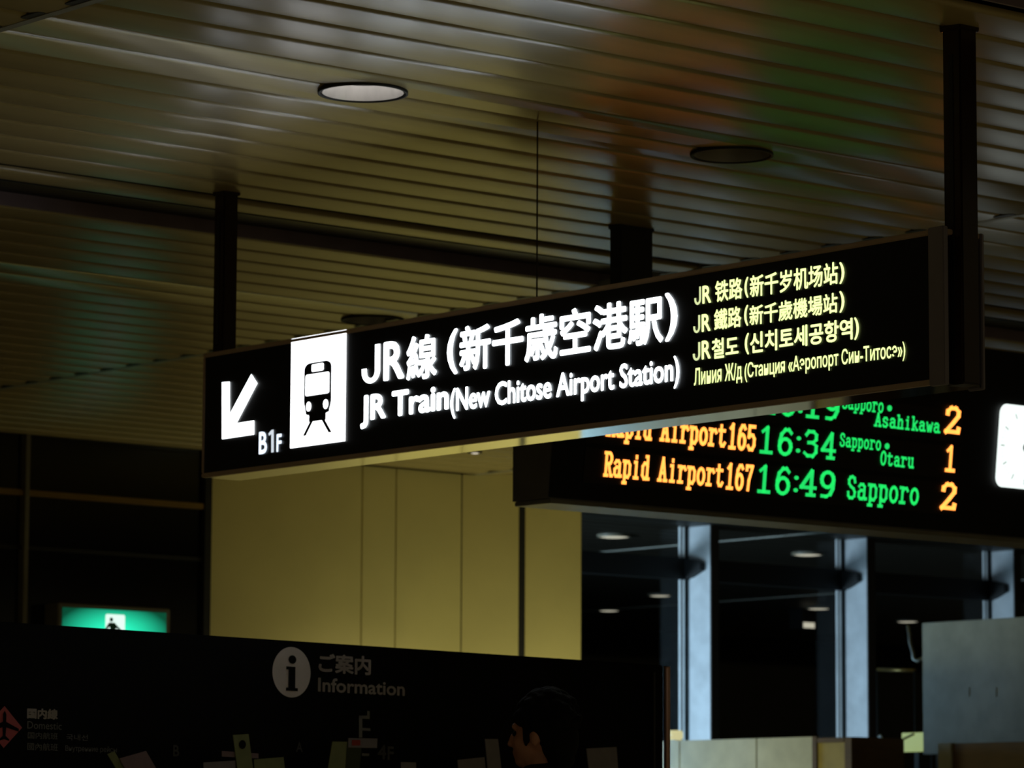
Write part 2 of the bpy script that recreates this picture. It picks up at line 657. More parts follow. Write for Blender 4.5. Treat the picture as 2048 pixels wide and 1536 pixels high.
# ------------------------------------------------------------------ far window wall with deep fins
FY = 22.5
FINS = [at(1421, 1300, 1, FY).x, at(1735, 1300, 1, FY).x, at(2029, 1300, 1, FY).x]
w2 = empty('window_2', (20, FY, 0), kind='structure')
ztr0, ztr1 = at(1400, 1160, 1, FY + .2).z, at(1400, 1117, 1, FY + .2).z
edges = [17.9] + FINS + [FINS[-1] + 1.79]
for i, (a, c) in enumerate(zip(edges[:-1], edges[1:])):
    MB().box(a + 0.085, c - 0.01, FY + 0.30, FY + 0.312, 0.4, CZ).build('pane', 'pane', w2)
for x0 in FINS:
    f = MB().box(x0, x0 + 0.085, FY, FY + 0.27, 0.3, CZ, 0.004).build('fin', 'fin', w2, label='pale deep fin lit blue by daylight')
    MB().box(x0 - 0.002, x0 + 0.087, FY - 0.012, FY, 0.3, CZ).build('fin_edge', 'finend', f)
    MB().box(x0 - 0.034, x0 - 0.025, FY + 0.278, FY + 0.298, 0.3, CZ).build('glazing_bead', 'bead', f)
    MB().box(x0 - 0.08, x0 - 0.071, FY + 0.278, FY + 0.298, 0.3, CZ).build('glazing_bead', 'bead', f)
    MB().box(x0 - 0.01, x0 + 0.085, FY + 0.30, FY + 0.36, 0.3, CZ).build('mullion', 'transom', f)
    # dark wedge built where the transom's shadow falls on the fin
    pr = [(0.31, ztr0), (0.31, ztr1), (0.2, ztr1 - 0.01), (0.06, ztr1 - 0.05), (0.06, ztr0 + 0.07), (0.2, ztr0 + 0.015)]
    MB().prism(pr, Y, Z, X, x0 - 0.06, x0 - 0.004, Vector((0, FY, 0))).build('shadow_wedge', 'transom', f)
MB().box(17.9, FINS[-1] + 1.8, FY + 0.25, FY + 0.34, ztr0, ztr1).build('transom', 'transom', w2)
MB().box(17.9, FINS[-1] + 1.8, FY + 0.22, FY + 0.4, 0.0, 0.4).build('sill', 'transom', w2)
o = MB().box(17.55, 17.7, 20.5, FY + 0.4, 0, CZ + 0.08).build('light_shield', 'dark')  # unseen screen added to keep the outside light off the cabinet and grey panel
tag(o, kind='structure')
o = MB().box(14, 48, 33.6, 33.7, 0, CZ + 0.1).build('wall_front', 'dark')
tag(o, kind='structure')

# ------------------------------------------------------------------ ceiling downlights
def downlight(loc, refl, label, lit=0.0):
    r = empty('downlight', loc, label, 'downlight', 'round downlights in the slatted ceiling')
    c = Vector(loc)
    MB().lathe(c, [(LR - 0.002, 0.02), (LR + 0.004, -0.016), (LR + 0.012, -0.016), (LR + 0.012, -0.006), (LR - 0.002, 0.02)], 40).build('trim_ring', 'ring', r, True)
    MB().lathe(c, [(LR - 0.004, -0.012), (LR - 0.009, 0.0), (LR - 0.014, 0.018), (LR - 0.022, 0.04)], 40).build('reflector', refl, r, True)
    b = MB().lathe(c, [(LR - 0.0215, 0.0401), (LR - 0.023, 0.16), (0.001, 0.161)], 32)
    b.build('can', 'ring', r, True)
    MB().lathe(c, [(0.001, 0.075), (0.03, 0.078), (0.038, 0.1), (0.02, 0.16)], 16).build('lamp', 'steel' if not lit else 'lampwhite', r, True)
    return r


for (lx, ly), rf, lb, li in zip(LIGHTS, ('alu', 'offalu', 'offalu'),
                                ('bright reflector downlight nearest, alone in the upper left ceiling',
                                 'unlit downlight in the ceiling patch above the small foreign lettering',
                                 'downlight half hidden behind the top edge of the train sign'), (1, 0, 0)):
    downlight((lx, ly, CZ), rf, lb, li)
pt = bpy.data.lights.new('downlight_bulb', 'POINT')
pt.energy = 0.8
pt.color = (1, .95, .9)
pt.shadow_soft_size = 0.03
po = bpy.data.objects.new('downlight_bulb', pt)
COL.objects.link(po)
po.location = (8.05, 10.43, CZ + 0.06)


def far_light(px, py, r, label):
    p = at(px, py, 2, CZ - 0.01)
    o = empty('ceiling_downlight', p, label, 'downlight', 'lit downlights beyond the far windows')
    MB().lathe(p, [(r, -0.012), (r + 0.02, -0.012), (r + 0.02, 0.01), (r, 0.01)], 28).build('trim_ring', 'mull', o)
    b = MB().lathe(p, [(0.001, -0.016), (r * 0.7, -0.014), (r, -0.008)], 28)
    b.build('diffuser', 'lampwhite', o, True)


far_light(1228, 1072, 0.125, 'large lit downlight directly right of the cream wall edge')
far_light(1615, 1108, 0.125, 'large lit downlight seen left of the middle blue fin')
far_light(1320, 1190, 0.11, 'lit downlight left of the first blue fin, below its dark wedge')
far_light(1218, 1220, 0.11, 'lowest lit downlight near the cream wall edge')
far_light(1637, 1216, 0.12, 'lit downlight touching the middle blue fin at mid height')
far_light(1815, 1242, 0.12, 'lit downlight just above the grey standing panel corner')
far_light(950, 903, 0.03, 'tiny lit downlight just under the train sign, above the cream wall')
p = at(1605, 1255, 2, CZ - 0.2)
o = empty('ceiling_downlight', p, 'small square lamp below the other lit downlights', 'downlight', 'lit downlights beyond the far windows')
MB().box(p.x - 0.1, p.x + 0.1, p.y - 0.1, p.y + 0.1, p.z - 0.02, p.z + 0.25).build('trim_ring', 'transom', o)
MB().box(p.x - 0.085, p.x + 0.085, p.y - 0.104, p.y - 0.1, p.z - 0.01, p.z + 0.05).build('diffuser', 'lampwhite', o)

# ------------------------------------------------------------------ the hanging train sign
SX = 8.8
TH = 0.19
y_l, y_r = at(404, 830, 0, SX).y, at(1858, 620, 0, SX).y
z_b, z_t = 2.728, 3.238
sign = empty('train_sign', (SX + TH / 2, (y_l + y_r) / 2, z_b),
             'long black illuminated hanging sign with white train pictogram and station lettering', 'sign')
MB().box(SX + 0.012, SX + TH - 0.012, y_r, y_l - 0.012, z_b + 0.012, z_t - 0.012, 0.003).build('cabinet', 'black', sign)
fw = 0.018
MB().box(SX, SX + TH, y_r - 0.06, y_l, z_t - fw, z_t, 0.003).build('top_frame', 'bronze', sign)
MB().box(SX, SX + 0.022, y_r - 0.06, y_l, z_b, z_b + fw, 0.003).build('bottom_frame', 'bronze', sign)
MB().box(SX + 0.024, SX + TH, y_r - 0.06, y_l, z_b + 0.001, z_b + 0.01).build('underside', 'under', sign, label='polished metal underside')
MB().box(SX, SX + TH, y_l - 0.012, y_l, z_b + fw, z_t - fw, 0.003).build('end_frame', 'bronze', sign)
MB().box(SX - 0.004, SX + 0.02, y_r - 0.07, y_r, z_b - 0.004, z_t + 0.006, 0.003).build('end_frame', 'lilac', sign, label='grey end stile beside the right post')
MB().box(SX + TH - 0.012, SX + TH + 0.003, y_r - 0.068, y_r, z_b - 0.006, z_t, 0.003).build('end_frame', 'lilac', sign, label='rear grey end stile')
pl = Plane((SX + 0.010, y_l, z_b), -Y, Z)
MB().quad(pl.pt(0.012, fw, 0.004), pl.pt(y_l - y_r, fw, 0.004), pl.pt(y_l - y_r, z_t - z_b - fw, 0.004), pl.pt(0.012, z_t - z_b - fw, 0.004)).build('display_panel', 'face', sign, raw=True)
# hanger posts
pc = SX + TH / 2


def post(cx, cy, w, z0, name='hanger_post'):
    o = MB().box(cx - w / 2, cx + w / 2, cy - w / 2, cy + w / 2, z0, CZ + 0.02, 0.006).build(name, 'post', sign)
    MB().box(cx - w / 2 - 0.006, cx + w / 2 + 0.006, cy - w / 2 - 0.006, cy + w / 2 + 0.006, CZ - 0.02, CZ + 0.02, 0.003).build('ceiling_flange', 'post', o)
    MB().box(cx - w / 2 - 0.003, cx - w / 2, cy - 0.008, cy + 0.008, z0 + 0.05, CZ - 0.1).build('cover_strip', 'duct', o)
    return o


post(pc, at(450, 600, 0, pc).y, 0.072, z_t - 0.005)
yrp = at(1922, 400, 0, pc).y
post(pc, yrp, 0.082, z_b)
rod = MB().tube([(pc, 10.46, z_t - 0.01), (pc, 10.46, CZ + 0.02)], 0.0035, 6).build('suspension_rod', 'post', sign)

NP = 0.008
# white pictogram panel with the train
u0, v0 = pl.uv(583.5, 897)
u1_, v1_ = pl.uv(696, 659.5)
pic = flat(pl, [[(u0, v0), (u1_, v0), (u1_, v1_), (u0, v1_)]], NP, 'pictogram_panel', 'whitep', sign, 'lit white panel')
pw, ph = u1_ - u0, v1_ - v0


def q(a, b):
    return (u0 + a * pw, v0 + (1 - b) * ph)


def Q(lst):
    return [q(a, b) for a, b in lst]


body = []
r_ = rrect(.25, .75, .25, .60, .10, 6, .055)
top = [p for p in r_ if p[1] < .4]
body = [(.25, .60), (.25, .30)]
for i in range(7):
    t = math.radians(180 - 90 * i / 6)
    body.append((.36 + .11 * math.cos(t), .31 - .06 * math.sin(t)))
for i in range(7):
    t = math.radians(90 - 90 * i / 6)
    body.append((.64 + .11 * math.cos(t), .31 - .06 * math.sin(t)))
body += [(.75, .62), (.71, .715), (.655, .725), (.655, .785), (.345, .785), (.345, .725), (.29, .715)]
black_polys = [Q(body), Q([(.36, .785), (.42, .785), (.295, .905), (.235, .905)]), Q([(.58, .785), (.64, .785), (.765, .905), (.705, .905)])]
flat(pl, black_polys, NP + 0.002, 'train_symbol', 'face', pic, 'black train pictogram')
white_polys = [[q(a, b) for a, b in rrect(.395, .61, .268, .335, .025, 4, .012)],
               [q(a, b) for a, b in rrect(.285, .715, .355, .548, .03, 4, .015)],
               [q(a, b) for a, b in ell(.345, .645, .045, .043)], [q(a, b) for a, b in ell(.655, .645, .045, .043)]]
flat(pl, white_polys, NP + 0.004, 'train_window', 'whitep', pic)


def c4(x, y):
    return pl.uv(390 + x / 4.096, 640 + y / 4.096)


flat(pl, [[c4(*p) for p in ((235, 977), (235, 512), (297, 508), (297, 775), (352, 848), (497, 825), (497, 938))],
          [c4(*p) for p in ((297, 775), (475, 445), (523, 520), (352, 848))]], NP, 'arrow', 'white', sign, 'white arrow pointing down left')


def c5(x, y):
    return (700 + x / 2.926, 560 + y / 2.926)


def c6(x, y):
    return (1360 + x / 3.303, 450 + y / 3.303)


def seg(cf, body, xl_, xr_, pb, pt_, bold=None):
    b = cf(*pb)
    t = cf(*pt_)
    return (body, cf(xl_, 0)[0], cf(xr_, 0)[0], b, t, 0.03 if bold is None else bold, -0.14)


def c4p(x, y):
    return (390 + x / 4.096, 640 + y / 4.096)


flat(pl, [[c4(*p) for p in ((638, 1087), (638, 935), (620, 950), (614, 932), (640, 902), (658, 899), (658, 1084))]], NP, 'lettering', 'dimwhite', sign)
write(pl, [seg(c4p, 'B', 535, 602, (545, 1102), (575, 914), .025), seg(c4p, 'F', 680, 722, (690, 1082), (715, 932), .025)],
      NP, 'lettering', 'dimwhite', sign, 'small floor lettering under the arrow')
write(pl, [seg(c5, 'J|', 78, 184, (120, 607), (165, 378)), seg(c5, 'R', 205, 326, (215, 591), (240, 362), .024),
           seg(c5, '線', 340, 516, (375, 590), (460, 318), .02),
           seg(c5, '(', 577, 638, (630, 550), (632, 285), .02),
           seg(c5, '新千歳空港駅', 650, 1842, (690, 538), (1740, 98), .021),
           seg(c5, ')', 1853, 1926, (1860, 362), (1865, 78), .02)], NP, 'lettering', 'white', sign, 'large white Japanese lettering')
write(pl, [seg(c5, 'JR Train', 70, 586, (140, 864), (265, 652), .03),
           seg(c5, '(New Chitose Airport Station)', 597, 1937, (615, 812), (1912, 446), .018)], NP, 'lettering', 'white', sign, 'white English lettering')
write(pl, [seg(c6, 'J|', 106, 150, (115, 531), (145, 408)), seg(c6, 'R', 159, 217, (165, 522), (200, 398), .024), seg(c6, '铁路', 243, 423, (260, 512), (370, 352), .02),
           seg(c6, '(', 437, 463, (450, 483), (450, 345)), seg(c6, '新千岁机场站', 473, 1055, (490, 480), (1000, 250), .02),
           seg(c6, ')', 1064, 1098, (1080, 390), (1075, 246)),
           seg(c6, 'J|', 99, 144, (115, 716), (140, 596)), seg(c6, 'R', 154, 213, (160, 708), (195, 586), .024), seg(c6, '鐵路', 236, 416, (250, 699), (370, 540), .02),
           seg(c6, '(', 435, 462, (450, 668), (450, 530)), seg(c6, '新千歲機場站', 470, 1052, (490, 665), (1000, 453), .02),
           seg(c6, ')', 1064, 1098, (1080, 580), (1075, 437)),
           seg(c6, 'J|', 96, 145, (110, 899), (140, 775)), seg(c6, 'R', 154, 214, (160, 890), (190, 762), .024), seg(c6, '철도', 221, 398, (240, 886), (355, 735), .026),
           seg(c6, '(', 439, 467, (455, 857), (455, 715)), seg(c6, '신치토세공항역', 474, 1152, (500, 850), (1110, 618), .026),
           seg(c6, ')', 1162, 1194, (1180, 760), (1175, 610)),
           seg(c6, 'Линия Ж/д', 104, 421, (410, 1044), (320, 918), .012),
           seg(c6, '(Станция «Аэропорт Син-Титосэ»)', 438, 1500, (450, 1040), (1485, 765), .012)],
      NP, 'lettering', 'lime', sign, 'small lime lettering in four other languages')

# ------------------------------------------------------------------ departure board with clock
LY = 11.87
TILT = math.radians(6)
lx0 = at(1096, 998, 1, LY).x
lz0 = at(1096, 996, 1, LY).z
lx1 = 14.0
LH = 0.86
board = empty('departure_board', ((lx0 + lx1) / 2, LY + 0.1, lz0), 'black hanging departure board with amber and green train times and a clock', 'board')
VT = Vector((0, -math.sin(TILT), math.cos(TILT)))
lp = Plane((lx0, LY, lz0), X, VT)
rear = 0.23
MB().prism([(0, 0), (-LH * math.tan(TILT), LH), (rear, LH), (rear, 0)], Y, Z, X, lx0, lx1, Vector((0, LY, lz0))).build('cabinet', 'cab', board)
MB().box(lx0 + 0.01, lx1, LY - 0.004, LY + rear, lz0 - 0.02, lz0 - 0.001, 0.003).build('underside', 'cablip', board, label='grey underside lip')
MB().add([lp.pt(0.0, 0.004, 0.003), lp.pt(lx1 - lx0, 0.004, 0.003), lp.pt(lx1 - lx0, LH, 0.003), lp.pt(0.0, LH, 0.003)], [(0, 1, 2, 3)]).build('front_panel', 'cabface', board, raw=True)
for hx in (10.72, 12.66):
    h = MB().box(hx - 0.095, hx + 0.095, LY + 0.07, LY + 0.14, lz0 + LH - 0.02, CZ + 0.02, 0.004).build('hanger_duct', 'duct', board)
    MB().box(hx - 0.1, hx + 0.1, LY + 0.065, LY + 0.145, CZ - 0.02, CZ + 0.02, 0.003).build('ceiling_flange', 'duct', h)

# glyphs drawn as LED strokes: cap height 10, x-height 7, cell 6
def arc(cx, cy, rx, ry, a0, a1, k=10):
    return [(cx + rx * math.cos(math.radians(a0 + (a1 - a0) * i / k)), cy + ry * math.sin(math.radians(a0 + (a1 - a0) * i / k))) for i in range(k + 1)]


G = {
    'R': [[(1.2, 0), (1.2, 10)], [(.2, 0), (2.5, 0)], [(.2, 10), (3.2, 10)] + arc(3.2, 7.6, 2, 2.4, 90, -90) + [(1.2, 5.2)], [(3, 5.2), (5, 0), (6.1, 0)]],
    'a': [[(.8, 5.8), (1.8, 6.8), (3.4, 6.8), (4.4, 5.8), (4.4, 1), (5, .1), (5.9, .2)], [(4.4, 4), (2, 4), (.8, 3), (.8, 1), (1.8, .1), (3.2, .1), (4.4, 1.2)]],
    'p': [[(.2, 7), (1.4, 7), (1.4, -2.6)], [(.3, -2.6), (2.6, -2.6)], [(1.4, 5.6), (2.6, 6.9), (4, 6.9), (5.2, 5.4), (5.2, 1.5), (4, 0), (2.6, 0), (1.4, 1.4)]],
    'i': [[(3, 9), (3, 9.7)], [(1.8, 7), (3, 7), (3, 0)], [(1.6, 0), (4.4, 0)]],
    'd': [[(3.4, 10), (4.6, 10), (4.6, 0), (5.9, 0)], [(4.6, 5.6), (3.4, 6.9), (2.2, 6.9), (.9, 5.4), (.9, 1.5), (2.2, 0), (3.4, 0), (4.6, 1.4)]],
    'A': [[(.9, 0), (3, 10), (5.1, 0)], [(1.7, 3.4), (4.3, 3.4)], [(0, 0), (1.9, 0)], [(4.1, 0), (6, 0)]],
    'r': [[(.4, 7), (1.8, 7), (1.8, 0)], [(.4, 0), (3.4, 0)], [(1.8, 5), (3, 6.8), (4.6, 6.9), (5.4, 5.8)]],
    'o': [arc(3, 3.45, 2.3, 3.45, 0, 360, 16)],
    't': [[(2, 9.2), (2, 1.4), (2.8, .1), (4.2, .1), (5.1, 1.3)], [(.4, 7), (4.6, 7)]],
    '1': [[(1.4, 8.4), (3, 10), (3, 0)], [(1.1, 0), (4.9, 0)]],
    '6': [[(5, 8.8), (4.1, 9.9), (2.7, 9.8), (1.4, 8), (.85, 5), (.8, 3)], arc(3, 3.05, 2.2, 3.05, 0, 360, 16)],
    '5': [[(5.1, 10), (1.2, 10), (1, 5.4), (2.4, 6.3), (4, 6.1), (5.2, 4.7), (5.2, 2), (4, .1), (2, .1), (.8, 1.4)]],
    '7': [[(1, 8.4), (1, 10), (5.2, 10), (3, 4), (2.6, 0)]],
    '2': [[(1, 7.4), (1.1, 8.8), (2.2, 10), (4, 10), (5.1, 8.8), (5.1, 7), (3.4, 4.2), (.8, .3), (5.2, .3), (5.4, 2)]],
    '3': [[(.8, 8.4), (1.8, 9.9), (3.8, 9.9), (5, 8.8), (5, 6.8), (3.8, 5.5), (2, 5.4)], [(3.8, 5.4), (5.2, 4.2), (5.2, 1.6), (4, .05), (1.8, .05), (.6, 1)]],
    '4': [[(4.3, 0), (4.3, 10), (.6, 3), (5.7, 3)], [(3, 0), (5.5, 0)]],
    '9': [arc(3, 6.95, 2.2, 3.05, 0, 360, 16), [(5.2, 7), (5.1, 3.5), (4.2, 1), (2.8, .05), (1.3, .1)]],
    'S': [[(5, 7.6), (4.5, 9.4), (3.1, 10), (1.8, 9.7), (.9, 8.4), (1.1, 6.7), (2.4, 5.4), (4.2, 4.4), (5.2, 2.8), (5, 1), (3.8, .05), (2, .05), (1, 1), (.8, 2.6)]],
    's': [[(4.8, 5.4), (3.8, 6.9), (2, 6.9), (1, 5.6), (1.4, 4.2), (4.2, 2.8), (5, 1.4), (3.8, 0), (1.8, 0), (.8, 1.4)]],
    'h': [[(.4, 10), (1.4, 10), (1.4, 0)], [(.4, 0), (2.4, 0)], [(1.4, 5), (2.8, 6.9), (4, 6.9), (4.8, 5.6), (4.8, 0)], [(3.8, 0), (5.8, 0)]],
    'k': [[(.4, 10), (1.4, 10), (1.4, 0)], [(.4, 0), (2.4, 0)], [(1.4, 2.8), (4.8, 7)], [(2.4, 4), (5, 0), (5.8, 0)]],
    'w': [[(.4, 7), (1.8, 0), (3, 5), (4.2, 0), (5.6, 7)]],
    'u': [[(.4, 7), (1.2, 7), (1.2, 1.6), (2.2, 0), (3.4, 0), (4.7, 1.4)], [(3.7, 7), (4.7, 7), (4.7, 0), (5.8, 0)]],
    'O': [arc(3, 5, 2.3, 5, 0, 360, 18)],
    ':': [[(3, 6.6), (3, 7.6)], [(3, 1.8), (3, 2.8)]],
    '•': [[(1.2, 4.5), (1.2, 5.6)]],
    ' ': [],
}


def led(text, xl_, xr_, pb, pt_, m, parent, th=0.9):
    """pb: foot of the capitals, pt_: head of the capitals (photo points on the face); every character a part"""
    u0 = lp.uv(xl_, pb[1] + (xl_ - pb[0]) * 0.09)[0]
    u1 = lp.uv(xr_, pb[1] + (xr_ - pb[0]) * 0.09)[0]
    v0, v1 = lp.uv(*pb)[1], lp.uv(*pt_)[1]
    nchar = len(text)
    pitch = 7.2
    sx = (u1 - u0) / (pitch * (nchar - 1) + 6)
    sy = (v1 - v0) / (10 + th)
    hx, hy = th * 0.58 * sx, th * 0.5 * sy
    for i, ch in enumerate(text):
        b = MB()
        dots = {':': ((3, 7.2, .95, .85), (3, 2.2, .95, .85)), '•': ((3, 5, 1.7, 3.4),)}.get(ch, ())
        for cx, cy, rx, ry in dots:
            b.poly([lp.pt(u0 + p_[0], v0 + p_[1], 0.010) for p_ in ell((i * pitch + cx) * sx, cy * sy, rx * sx, ry * sy, 12)])
        for st in G.get(ch, ()) if not dots else ():
            for (x0, y0), (x1, y1) in zip(st[:-1], st[1:]):
                A = (i * pitch + x0) * sx, (y0 + th / 2) * sy
                B = (i * pitch + x1) * sx, (y1 + th / 2) * sy
                d = Vector((B[0] - A[0], B[1] - A[1]))
                if d.length < 1e-6:
                    continue
                d.normalize()
                hw = min(max(hx * abs(d.y), hy * abs(d.x)) + 0.25 * min(hx, hy), max(hx, hy))
                nn = Vector((-d.y, d.x)) * hw
                e = d * (hy if abs(d.y) > abs(d.x) else hx) * 0.9
                pts = [(A[0] - e.x + nn.x, A[1] - e.y + nn.y), (A[0] - e.x - nn.x, A[1] - e.y - nn.y),
                       (B[0] + e.x - nn.x, B[1] + e.y - nn.y), (B[0] + e.x + nn.x, B[1] + e.y + nn.y)]
                b.poly([lp.pt(u0 + p_[0], v0 + p_[1], 0.010) for p_ in pts])
        if b.v:
            b.build('led_character', m, parent, raw=True)


def c7(x, y):
    return (1480 + x / 4.096, 770 + y / 4.096)


def c1(x, y):
    return (980 + x / 4.096, 740 + y / 4.096)


rows_v = []
for k, dy in enumerate((0, -79.0, -158.0)):
    ub, vb = lp.uv(1208 + 5.2 * k, 956 + dy)
    ut, vt = lp.uv(1208 + 5.2 * k, 898 + dy)
    ur = lp.uv(1913, 1000)[0]
    ul = lp.uv(1166, 940)[0]
    r = MB().add([lp.pt(ul, vb - 0.026, 0.006), lp.pt(ur, vb - 0.026, 0.006), lp.pt(ur, vt, 0.006), lp.pt(ul, vt, 0.006)], [(0, 1, 2, 3)]).build('text_row', 'rowface', board, raw=True)
    rows_v.append(r)
r3, r2, r1 = rows_v
# third row
led('Rapid', 1204.6, 1293.7, (1208, 953.5), (1209.5, 902), 'amber', r3, 1.5)
led('Airport', 1313, 1443, (1318, 963.5), (1328, 913.5), 'amber', r3, 1.5)
led('167', 1447.5, 1501, (1451, 979), (1455, 925), 'amber', r3, 1.5)
led('16', 1508.6, 1576.4, (1524, 986), (1527, 930), 'green', r3, 1.15)
led(':', 1573, 1602, (1588, 991), (1591, 936), 'green', r3, 1.15)
led('49', 1594.6, 1666, (1610, 992), (1614, 938), 'green', r3, 1.15)
led('Sapporo', 1690, 1833, (1699.7, 998.5), (1701, 950.5), 'green', r3, 1.35)
led('2', 1876, 1908, (1890, 1020), (1895, 966), 'amber', r3, 1.3)
# second row
led('Rapid', 1209.6, 1298.7, (1213, 873), (1214.5, 822), 'amber', r2, 1.6)
led('Airport', 1318, 1448, (1323, 883), (1333, 833), 'amber', r2, 1.6)
led('165', 1452.5, 1506, (1456, 898.5), (1460, 845), 'amber', r2, 1.6)
led('16', 1513.3, 1581.4, (1529, 907), (1531, 852), 'green', r2, 1.15)
led(':', 1578, 1606.5, (1592, 912), (1595, 857), 'green', r2, 1.15)
led('34', 1602.8, 1666, (1616, 914.5), (1619, 860), 'green', r2, 1.15)
led('Sapporo', 1676, 1758, (1682.6, 893.5), (1685, 866), 'green', r2, 1.4)
led('•', 1762, 1779, (1766, 901), (1767, 878), 'green', r2, 2.6)
led('Otaru', 1757, 1823.5, (1763, 930.5), (1764, 901.5), 'green', r2, 1.4)
led('1', 1885, 1908, (1895, 943.5), (1897.5, 890.5), 'amber', r2, 1.3)
# first row, its head behind the train sign
led('16', 1519, 1587, (1534, 828), (1536, 773), 'green', r1, 1.15)
led(':', 1582.5, 1611, (1597, 833), (1600, 778), 'green', r1, 1.15)
led('19', 1605.8, 1675, (1620, 836), (1623, 781), 'green', r1, 1.15)
led('Sapporo', 1681, 1763, (1688, 818), (1690, 789), 'green', r1, 1.4)
led('•', 1767, 1784, (1771, 825), (1772, 802), 'green', r1, 2.6)
led('Asahikawa', 1746, 1876, (1751, 853), (1757, 825), 'green', r1, 1.4)
led('2', 1884.5, 1916.5, (1900, 868), (1903.6, 813.5), 'amber', r1, 1.3)
# clock on the right end of the board
cu0, cv1 = lp.uv(1996, 806)
_, cv0 = lp.uv(1990, 973)
cw = cv1 - cv0
cl = flat(lp, [rrect(cu0, cu0 + cw, cv0, cv1, cw * .12, 8)], 0.014, 'clock_dial', 'clock', board, 'lit white square clock dial')
cu, cv = cu0 + cw / 2, (cv0 + cv1) / 2
for k in range(60):
    a = 2 * PI * k / 60
    R1 = cw * 0.45
    ln, wd = (cw * .065, cw * .009) if k % 5 == 0 else (cw * .025, cw * .004)
    d = Vector((math.sin(a), math.cos(a)))
    t = Vector((d.y, -d.x)) * wd
    pts = [(cu + d.x * R1 + t.x, cv + d.y * R1 + t.y), (cu + d.x * R1 - t.x, cv + d.y * R1 - t.y),
           (cu + d.x * (R1 - ln) - t.x, cv + d.y * (R1 - ln) - t.y), (cu + d.x * (R1 - ln) + t.x, cv + d.y * (R1 - ln) + t.y)]
    if k % 5 == 0:
        flat(lp, [pts], 0.017, 'hour_mark', 'tick', cl)
    else:
        flat(lp, [pts], 0.017, 'minute_mark', 'mtick', cl)
b = MB()
hub = ell(cu, cv, cw * .055, cw * .055, 24)
b.add([lp.pt(u_, v_, 0.016) for u_, v_ in hub] + [lp.pt(u_, v_, 0.03) for u_, v_ in hub],
      [(i, (i + 1) % 24, 24 + (i + 1) % 24, 24 + i) for i in range(24)] + [tuple(range(24, 48))])
b.build('clock_hub', 'hub', cl)
for a, ln, wd in ((118, .26, .014), (100, .38, .010)):
    a = math.radians(a)
    d = Vector((math.sin(a), math.cos(a))); t = Vector((d.y, -d.x)) * wd * cw
    flat(lp, [[(cu + t.x, cv + t.y), (cu - t.x, cv - t.y), (cu + d.x * ln * cw - t.x * .5, cv + d.y * ln * cw - t.y * .5), (cu + d.x * ln * cw + t.x * .5, cv + d.y * ln * cw + t.y * .5)]], 0.022, 'clock_hand', 'hub', cl)

# ------------------------------------------------------------------ emergency exit sign on the dark glass wall
EY = 20.5
ep = Plane((0, EY, 0), X, Z)
ex0, ex1 = at(116, 1230, 1, EY).x, at(341, 1240, 1, EY).x
ez1 = at(228, 1211, 1, EY).z
ez0 = ez1 - 0.36
ex = empty('exit_sign', ((ex0 + ex1) / 2, EY + .08, ez0), 'green lit emergency exit sign with running figure on the dark glass wall', 'sign')
MB().box(ex0, ex1, EY, WY + 0.015, ez0, ez1, 0.008).build('housing', 'mull', ex)
gx0, gx1 = at(124, 1230, 1, EY).x, at(332, 1240, 1, EY).x
gz1 = at(228, 1220, 1, EY).z
gz0 = ez0 + 0.03
g = MB()
NX, NZ = 1, 1
flat(ep, [[(gx0, gz0), (gx1, gz0), (gx1, gz1), (gx0, gz1)]], 0.004, 'green_face', 'exit', ex, 'green lit face')
# the tubes behind the face make its middle brightest
nt = M['exit'].node_tree
pb_ = nt.nodes['Principled BSDF']
tc = nt.nodes.new('ShaderNodeTexCoord')
mp = nt.nodes.new('ShaderNodeMapping')
gcx, gcz = (gx0 + gx1) / 2 - ex.location.x, (gz0 + gz1) / 2 - ez0
sxg, szg = 1 / ((gx1 - gx0) * .56), 1 / ((gz1 - gz0) * .66)
mp.inputs['Location'].default_value = (-gcx * sxg, 0, -gcz * szg)
mp.inputs['Scale'].default_value = (sxg, 0.0, szg)
gr = nt.nodes.new('ShaderNodeTexGradient')
gr.gradient_type = 'SPHERICAL'
ml = nt.nodes.new('ShaderNodeMath')
ml.operation = 'MULTIPLY_ADD'
ml.inputs[1].default_value = 1.55
ml.inputs[2].default_value = 0.06
nt.links.new(tc.outputs['Object'], mp.inputs['Vector'])
nt.links.new(mp.outputs['Vector'], gr.inputs['Vector'])
nt.links.new(gr.outputs['Fac'], ml.inputs[0])
nt.links.new(ml.outputs[0], pb_.inputs['Emission Strength'])
wx0, wx1 = at(210, 1240, 1, EY).x, at(249, 1240, 1, EY).x
wz1 = at(230, 1229, 1, EY).z
wz0 = wz1 - (wx1 - wx0) * 1.25
wsq = flat(ep, [rrect(wx0, wx1, wz0, wz1, 0.012, 4)], 0.006, 'white_panel', 'exitwhite', ex)
mx_, ww = (wx0 + wx1) / 2 - 0.02, wx1 - wx0
man = [ell(mx_ - .012, wz1 - .035, .014, .014, 16),
       [(mx_ - .03, wz1 - .055), (mx_ + .02, wz1 - .055), (mx_ + .028, wz1 - .12), (mx_ - .016, wz1 - .125)],
       [(mx_ - .03, wz1 - .055), (mx_ - .062, wz1 - .10), (mx_ - .052, wz1 - .108), (mx_ - .018, wz1 - .075)],
       [(mx_ + .018, wz1 - .06), (mx_ + .066, wz1 - .098), (mx_ + .06, wz1 - .108), (mx_ + .012, wz1 - .082)],
       [(mx_ - .014, wz1 - .118), (mx_ + .008, wz1 - .122), (mx_ - .03, wz1 - .185), (mx_ - .05, wz1 - .178)],
       [(mx_ + .006, wz1 - .118), (mx_ + .028, wz1 - .115), (mx_ + .058, wz1 - .16), (mx_ + .04, wz1 - .17)]]
flat(ep, man, 0.008, 'running_figure', 'exitman', wsq)

